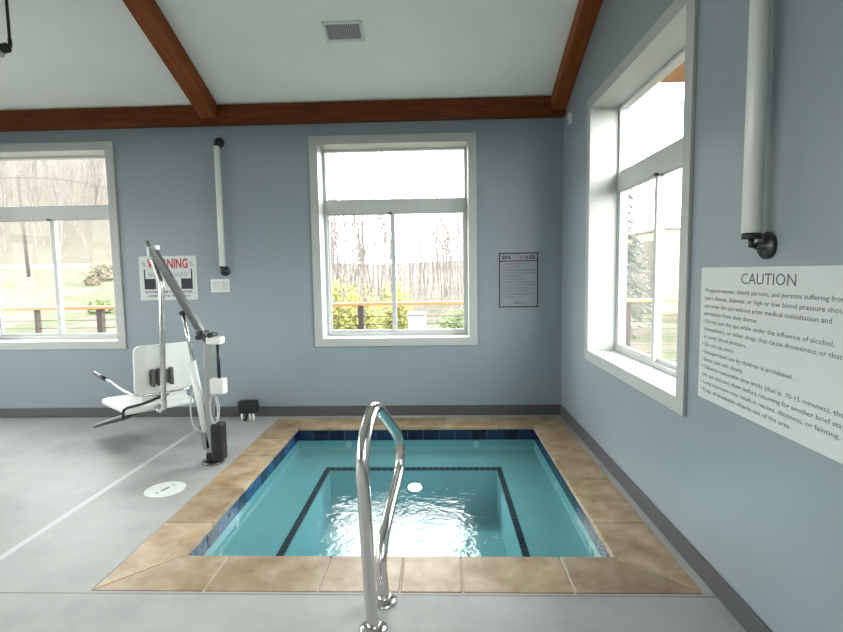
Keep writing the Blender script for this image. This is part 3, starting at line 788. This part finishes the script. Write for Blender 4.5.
# white cabinet
t = empty('utility_cabinet', (-.46, 11, tz(-.46, 11)), label='white utility cabinet beyond the railing, right of the yellow shrubs', cat='cabinet')
zc = tz(-.46, 11)
at(link('body', B(((-.66, 10.8, zc-.05), (-.28, 11.2, .60))), 'whitebox', bevel=.02), t); at(link('lid', B(((-.68, 10.77, .60), (-.26, 11.23, .64))), 'whitebox', bevel=.01), t)
# neighbouring building
t = empty('neighbour_building', (11, 22, -.3), label='flat-roofed tan building beyond the railing, through the right window', cat='building')
at(link('wall', B(((8.72, 20, -1), (15, 28, 3.0))), 'tan'), t)
at(link('side_wing', B(((8.1, 20.5, -1), (8.72, 27, 2.62))), 'darksiding', label_=None) if False else link('side_wing', B(((8.1, 20.5, -1), (8.72, 27, 2.62))), 'darksiding'), t)
at(link('parapet_cap', B(((8.66, 19.94, 3.0), (15.06, 28.06, 3.09))), 'darksiding'), t)

# bare trees
def tree_bm(seed, h=7):
    rnd = random.Random(seed); bm = bmesh.new()
    def br(p, d, ln_, r, lv):
        n = 3; pts = [p]; rs = [r]; q = p.copy(); dd = d.copy()
        for i in range(n):
            dd = (dd+Vector((rnd.uniform(-1, 1), rnd.uniform(-1, 1), rnd.uniform(-.3, .6)))*.13).normalized(); q = q+dd*ln_/n; pts.append(q.copy()); rs.append(r*(1-.28*(i+1)))
        rs = [max(x, .0045) for x in rs]
        rs = rs
        tube(bm, pts, rs, 5 if lv < 2 else 3, cap=False)
        if lv >= 3: return
        k = (13, 6, 3)[lv]
        for i in range(k):
            t_ = rnd.uniform(.22 if lv == 0 else .2, 1); f = t_*n; a = min(int(f), n-1); pp_ = pts[a].lerp(pts[a+1], f-a)
            ang = rnd.uniform(0, 2*PI); tilt = rnd.uniform(.25, .6)
            sd_ = dd.orthogonal().normalized(); sd_.rotate(Matrix.Rotation(ang, 3, dd))
            nd = (dd*math.cos(tilt)+sd_*math.sin(tilt)+Vector((0, 0, .25))).normalized()
            br(pp_, nd, ln_*rnd.uniform(.28, .48), max(rs[a]*.5, .006), lv+1)
    br(Vector((0, 0, -.2)), Vector((rnd.uniform(-.06, .06), rnd.uniform(-.06, .06), 1)).normalized(), h*.92, h*.0075, 0)
    return bm
protos = []
for s_ in range(6):
    o = link('bare_tree', tree_bm(s_), 'bark'); protos.append(o)
spots = []; rnd = random.Random(3)
for _ in range(140):
    y = rnd.uniform(19, 44); q = rnd.uniform(-.36, .16); spots.append((q*y, y, rnd.uniform(.45, .86)*(y/27)*(1.12 if q < -.08 else .95)))
for _ in range(90):
    y = rnd.uniform(30, 46); spots.append((rnd.uniform(-.95, -.45)*y, y, rnd.uniform(.7, 1.1)))
for _ in range(8):
    y = rnd.uniform(30, 40); spots.append((rnd.uniform(.32, .42)*y, y, rnd.uniform(.5, .65)))
for i, (x, y, sc) in enumerate(spots):
    if i < 6: o = protos[i]
    else:
        o = protos[i % 6].copy(); COL.objects.link(o)
    o.location = (x, y, tz(x, y)); o.scale = (sc, sc, sc); o.rotation_euler = (0, 0, rnd.uniform(0, 6.28))
    left = x < -.4*y
    tag(o, 'pale leafless tree on the hillside behind the road' if left else ('slender leafless tree beyond the conifer and railing' if x > .25*y else 'slender leafless tree in the wood beyond the railing'),
        'tree', 'bare trees on the hillside' if left else ('bare trees beyond the conifer' if x > .25*y else 'bare trees beyond the railing'))

def leafy(seed, rx, ry, rz, n, s):
    rnd = random.Random(seed); bm = bmesh.new()
    for _ in range(n):
        a = rnd.uniform(0, 2*PI); ph = math.acos(rnd.uniform(-.15, 1)); r = rnd.uniform(.55, 1)*(.85+.25*math.sin(a*3+seed)*math.sin(ph*2))
        c = Vector((rx*r*math.sin(ph)*math.cos(a), ry*r*math.sin(ph)*math.sin(a), rz*r*max(0, math.cos(ph))+.05))
        u = Vector((rnd.gauss(0, 1), rnd.gauss(0, 1), rnd.gauss(0, 1))).normalized(); v = u.orthogonal().normalized()
        k = s*rnd.uniform(.6, 1.3)
        bm.faces.new([bm.verts.new(c+q) for q in (u*k, v*k*.45, -u*k, -v*k*.45)])
    return bm
def stems(seed, r, h, n=14):
    rnd = random.Random(seed); bm = bmesh.new()
    for _ in range(n):
        a = rnd.uniform(0, 6.28); tube(bm, [(0.05*math.cos(a), .05*math.sin(a), -.1), (r*.4*math.cos(a), r*.4*math.sin(a), h*.5), (r*.75*math.cos(a), r*.75*math.sin(a), h*.85)], [.012, .009, .004], 4, cap=False)
    return bm
def shrub(x, y, rx, rz, m, label, group, seed, n=2200, s=.05):
    t = empty('shrub', (x, y, tz(x, y)), label=label, cat='shrub', group=group)
    for nm, b, mm in (('foliage', leafy(seed, rx, rx*.8, rz, n, s), m), ('stems', stems(seed, rx, rz), 'bark')):
        o = link(nm, b, mm); o.parent = t
for i, (x, y, rx, rz) in enumerate(((-2.85, 10.2, .56, 1.55), (-1.62, 10.2, .56, 1.65), (-2.3, 11.6, .58, 1.8), (-1.0, 12.1, .56, 1.75), (-3.65, 11.7, .55, 1.6))):
    shrub(x, y, rx, rz, 'forsythia', ('front yellow-green shrub left of the railing post, middle window', 'front yellow-green shrub right of the railing post, middle window', 'tall yellow-green shrub in the gap behind the front two', 'yellow-green shrub behind the white cabinet', 'yellow-green shrub furthest left beyond the middle window')[i], 'yellow-green shrubs', i, 3000)
for i, (x, y, rx, rz) in enumerate(((.55, 12.5, .7, .9), (-2.0, 14.4, .8, 1.1))):
    shrub(x, y, rx, rz, 'bush', ('low green shrub right of the white cabinet', 'green shrub behind the yellow-green ones')[i], 'green shrubs', 10+i)
for i, (x, y, rx, rz) in enumerate(((-13.6, 20.5, .9, .7), (-9.0, 13.2, .35, .3), (-13.2, 19.0, .3, .22), (-15.4, 23, .5, .45))):
    shrub(x, y, rx, rz, ('drybush', 'bush', 'drybush', 'bush')[i], ('dry brown brush on the slope below the road', 'small green tuft low on the grassy slope', 'small dry shrub on the grassy slope', 'green shrub near the road edge')[i], 'shrubs on the slope', 20+i, 1200, .06)

# conifer seen through the right window
rnd = random.Random(5); cx, cy = 5.0, 14.3; cz = tz(cx, cy); H_ = 4.6-cz
t = empty('conifer_tree', (cx, cy, cz), label='sparse conifer with drooping branches, seen through the right window', cat='tree')
o = link('trunk', tb([(0, 0, -.2), (0, 0, H_)], [.07, .01], 8), 'bark'); o.parent = t
bm = bmesh.new(); bb = bmesh.new()
for w in range(19):
    z = .5+w*(H_-.6)/19; ln_ = (1-w/20)*1.05+.1
    for k in range(11):
        a = rnd.uniform(0, 6.28); L_ = ln_*rnd.uniform(.7, 1.1); d = Vector((math.cos(a), math.sin(a), 0)); sdv = Vector((-d.y, d.x, 0))
        pts = [Vector((0, 0, z))+d*L_*f+Vector((0, 0, -.05*f-.42*f*f*L_)) for f in (0, .3, .6, 1)]
        tube(bb, pts, [.014, .01, .007, .004], 4, cap=False)
        for f in range(26):
            q = f/26; c = Vector((0, 0, z))+d*L_*(.15+.85*q)+Vector((0, 0, -.05*q-.42*q*q*L_)); s_ = rnd.choice((-1, 1))
            tipv = sdv*s_*rnd.uniform(.05, .16)+d*.05+Vector((0, 0, -rnd.uniform(.0, .07)))
            wv = Vector((0, 0, .012))+d*.018
            bm.faces.new([bm.verts.new(c+v) for v in (-wv, tipv*.6-wv*.8, tipv, tipv*.5+wv, wv)])
o = link('needles', bm, 'needle'); o.parent = t; o = link('branches', bb, 'bark'); o.parent = t

# ------------------------------------------------------------------ sky
w = bpy.data.worlds.new('overcast_sky'); S.world = w; w.use_nodes = True; nt = w.node_tree; bg = nt.nodes['Background']
tc = nt.nodes.new('ShaderNodeTexCoord'); sx = nt.nodes.new('ShaderNodeSeparateXYZ'); nt.links.new(tc.outputs['Generated'], sx.inputs[0])
n1 = nt.nodes.new('ShaderNodeTexNoise'); n1.inputs['Scale'].default_value = 3; n1.inputs['Detail'].default_value = 5; nt.links.new(tc.outputs['Generated'], n1.inputs['Vector'])
r = nt.nodes.new('ShaderNodeValToRGB'); e = r.color_ramp.elements
e[0].position = 0; e[0].color = (1, .985, .96, 1); e[1].position = 1; e[1].color = (.37, .385, .40, 1)
x_ = e.new(.42); x_.color = (.93, .935, .93, 1)
nt.links.new(sx.outputs[2], r.inputs[0])
mx = nt.nodes.new('ShaderNodeMixRGB'); mx.blend_type = 'MULTIPLY'; mx.inputs[0].default_value = .12
nt.links.new(r.outputs[0], mx.inputs[1]); nt.links.new(n1.outputs['Color'], mx.inputs[2])
nt.links.new(mx.outputs[0], bg.inputs['Color']); bg.inputs['Strength'].default_value = 15.0

# ------------------------------------------------------------------ camera
cam = bpy.data.cameras.new('camera'); cam.sensor_fit = 'HORIZONTAL'; cam.sensor_width = 36; cam.lens = 507.233/843*36; cam.clip_start = .05; cam.clip_end = 400
co = bpy.data.objects.new('camera', cam); COL.objects.link(co)
r_ = (0.99935355, 0.03247446, -0.01542383); u_ = (0.01258363, 0.08591589, 0.99622292); f_ = (-0.03367696, 0.99577300, -0.08545170)
co.matrix_world = Matrix(((r_[0], u_[0], -f_[0], 0), (r_[1], u_[1], -f_[1], 0), (r_[2], u_[2], -f_[2], 1.5), (0, 0, 0, 1)))
S.camera = co
S.view_settings.view_transform = 'Standard'; S.view_settings.look = 'None'; S.view_settings.gamma = 1; S.view_settings.use_curve_mapping = False
S.view_settings.exposure = 0.35
S.cycles.max_bounces = 10; S.cycles.transparent_max_bounces = 16; S.cycles.diffuse_bounces = 5; S.cycles.glossy_bounces = 4
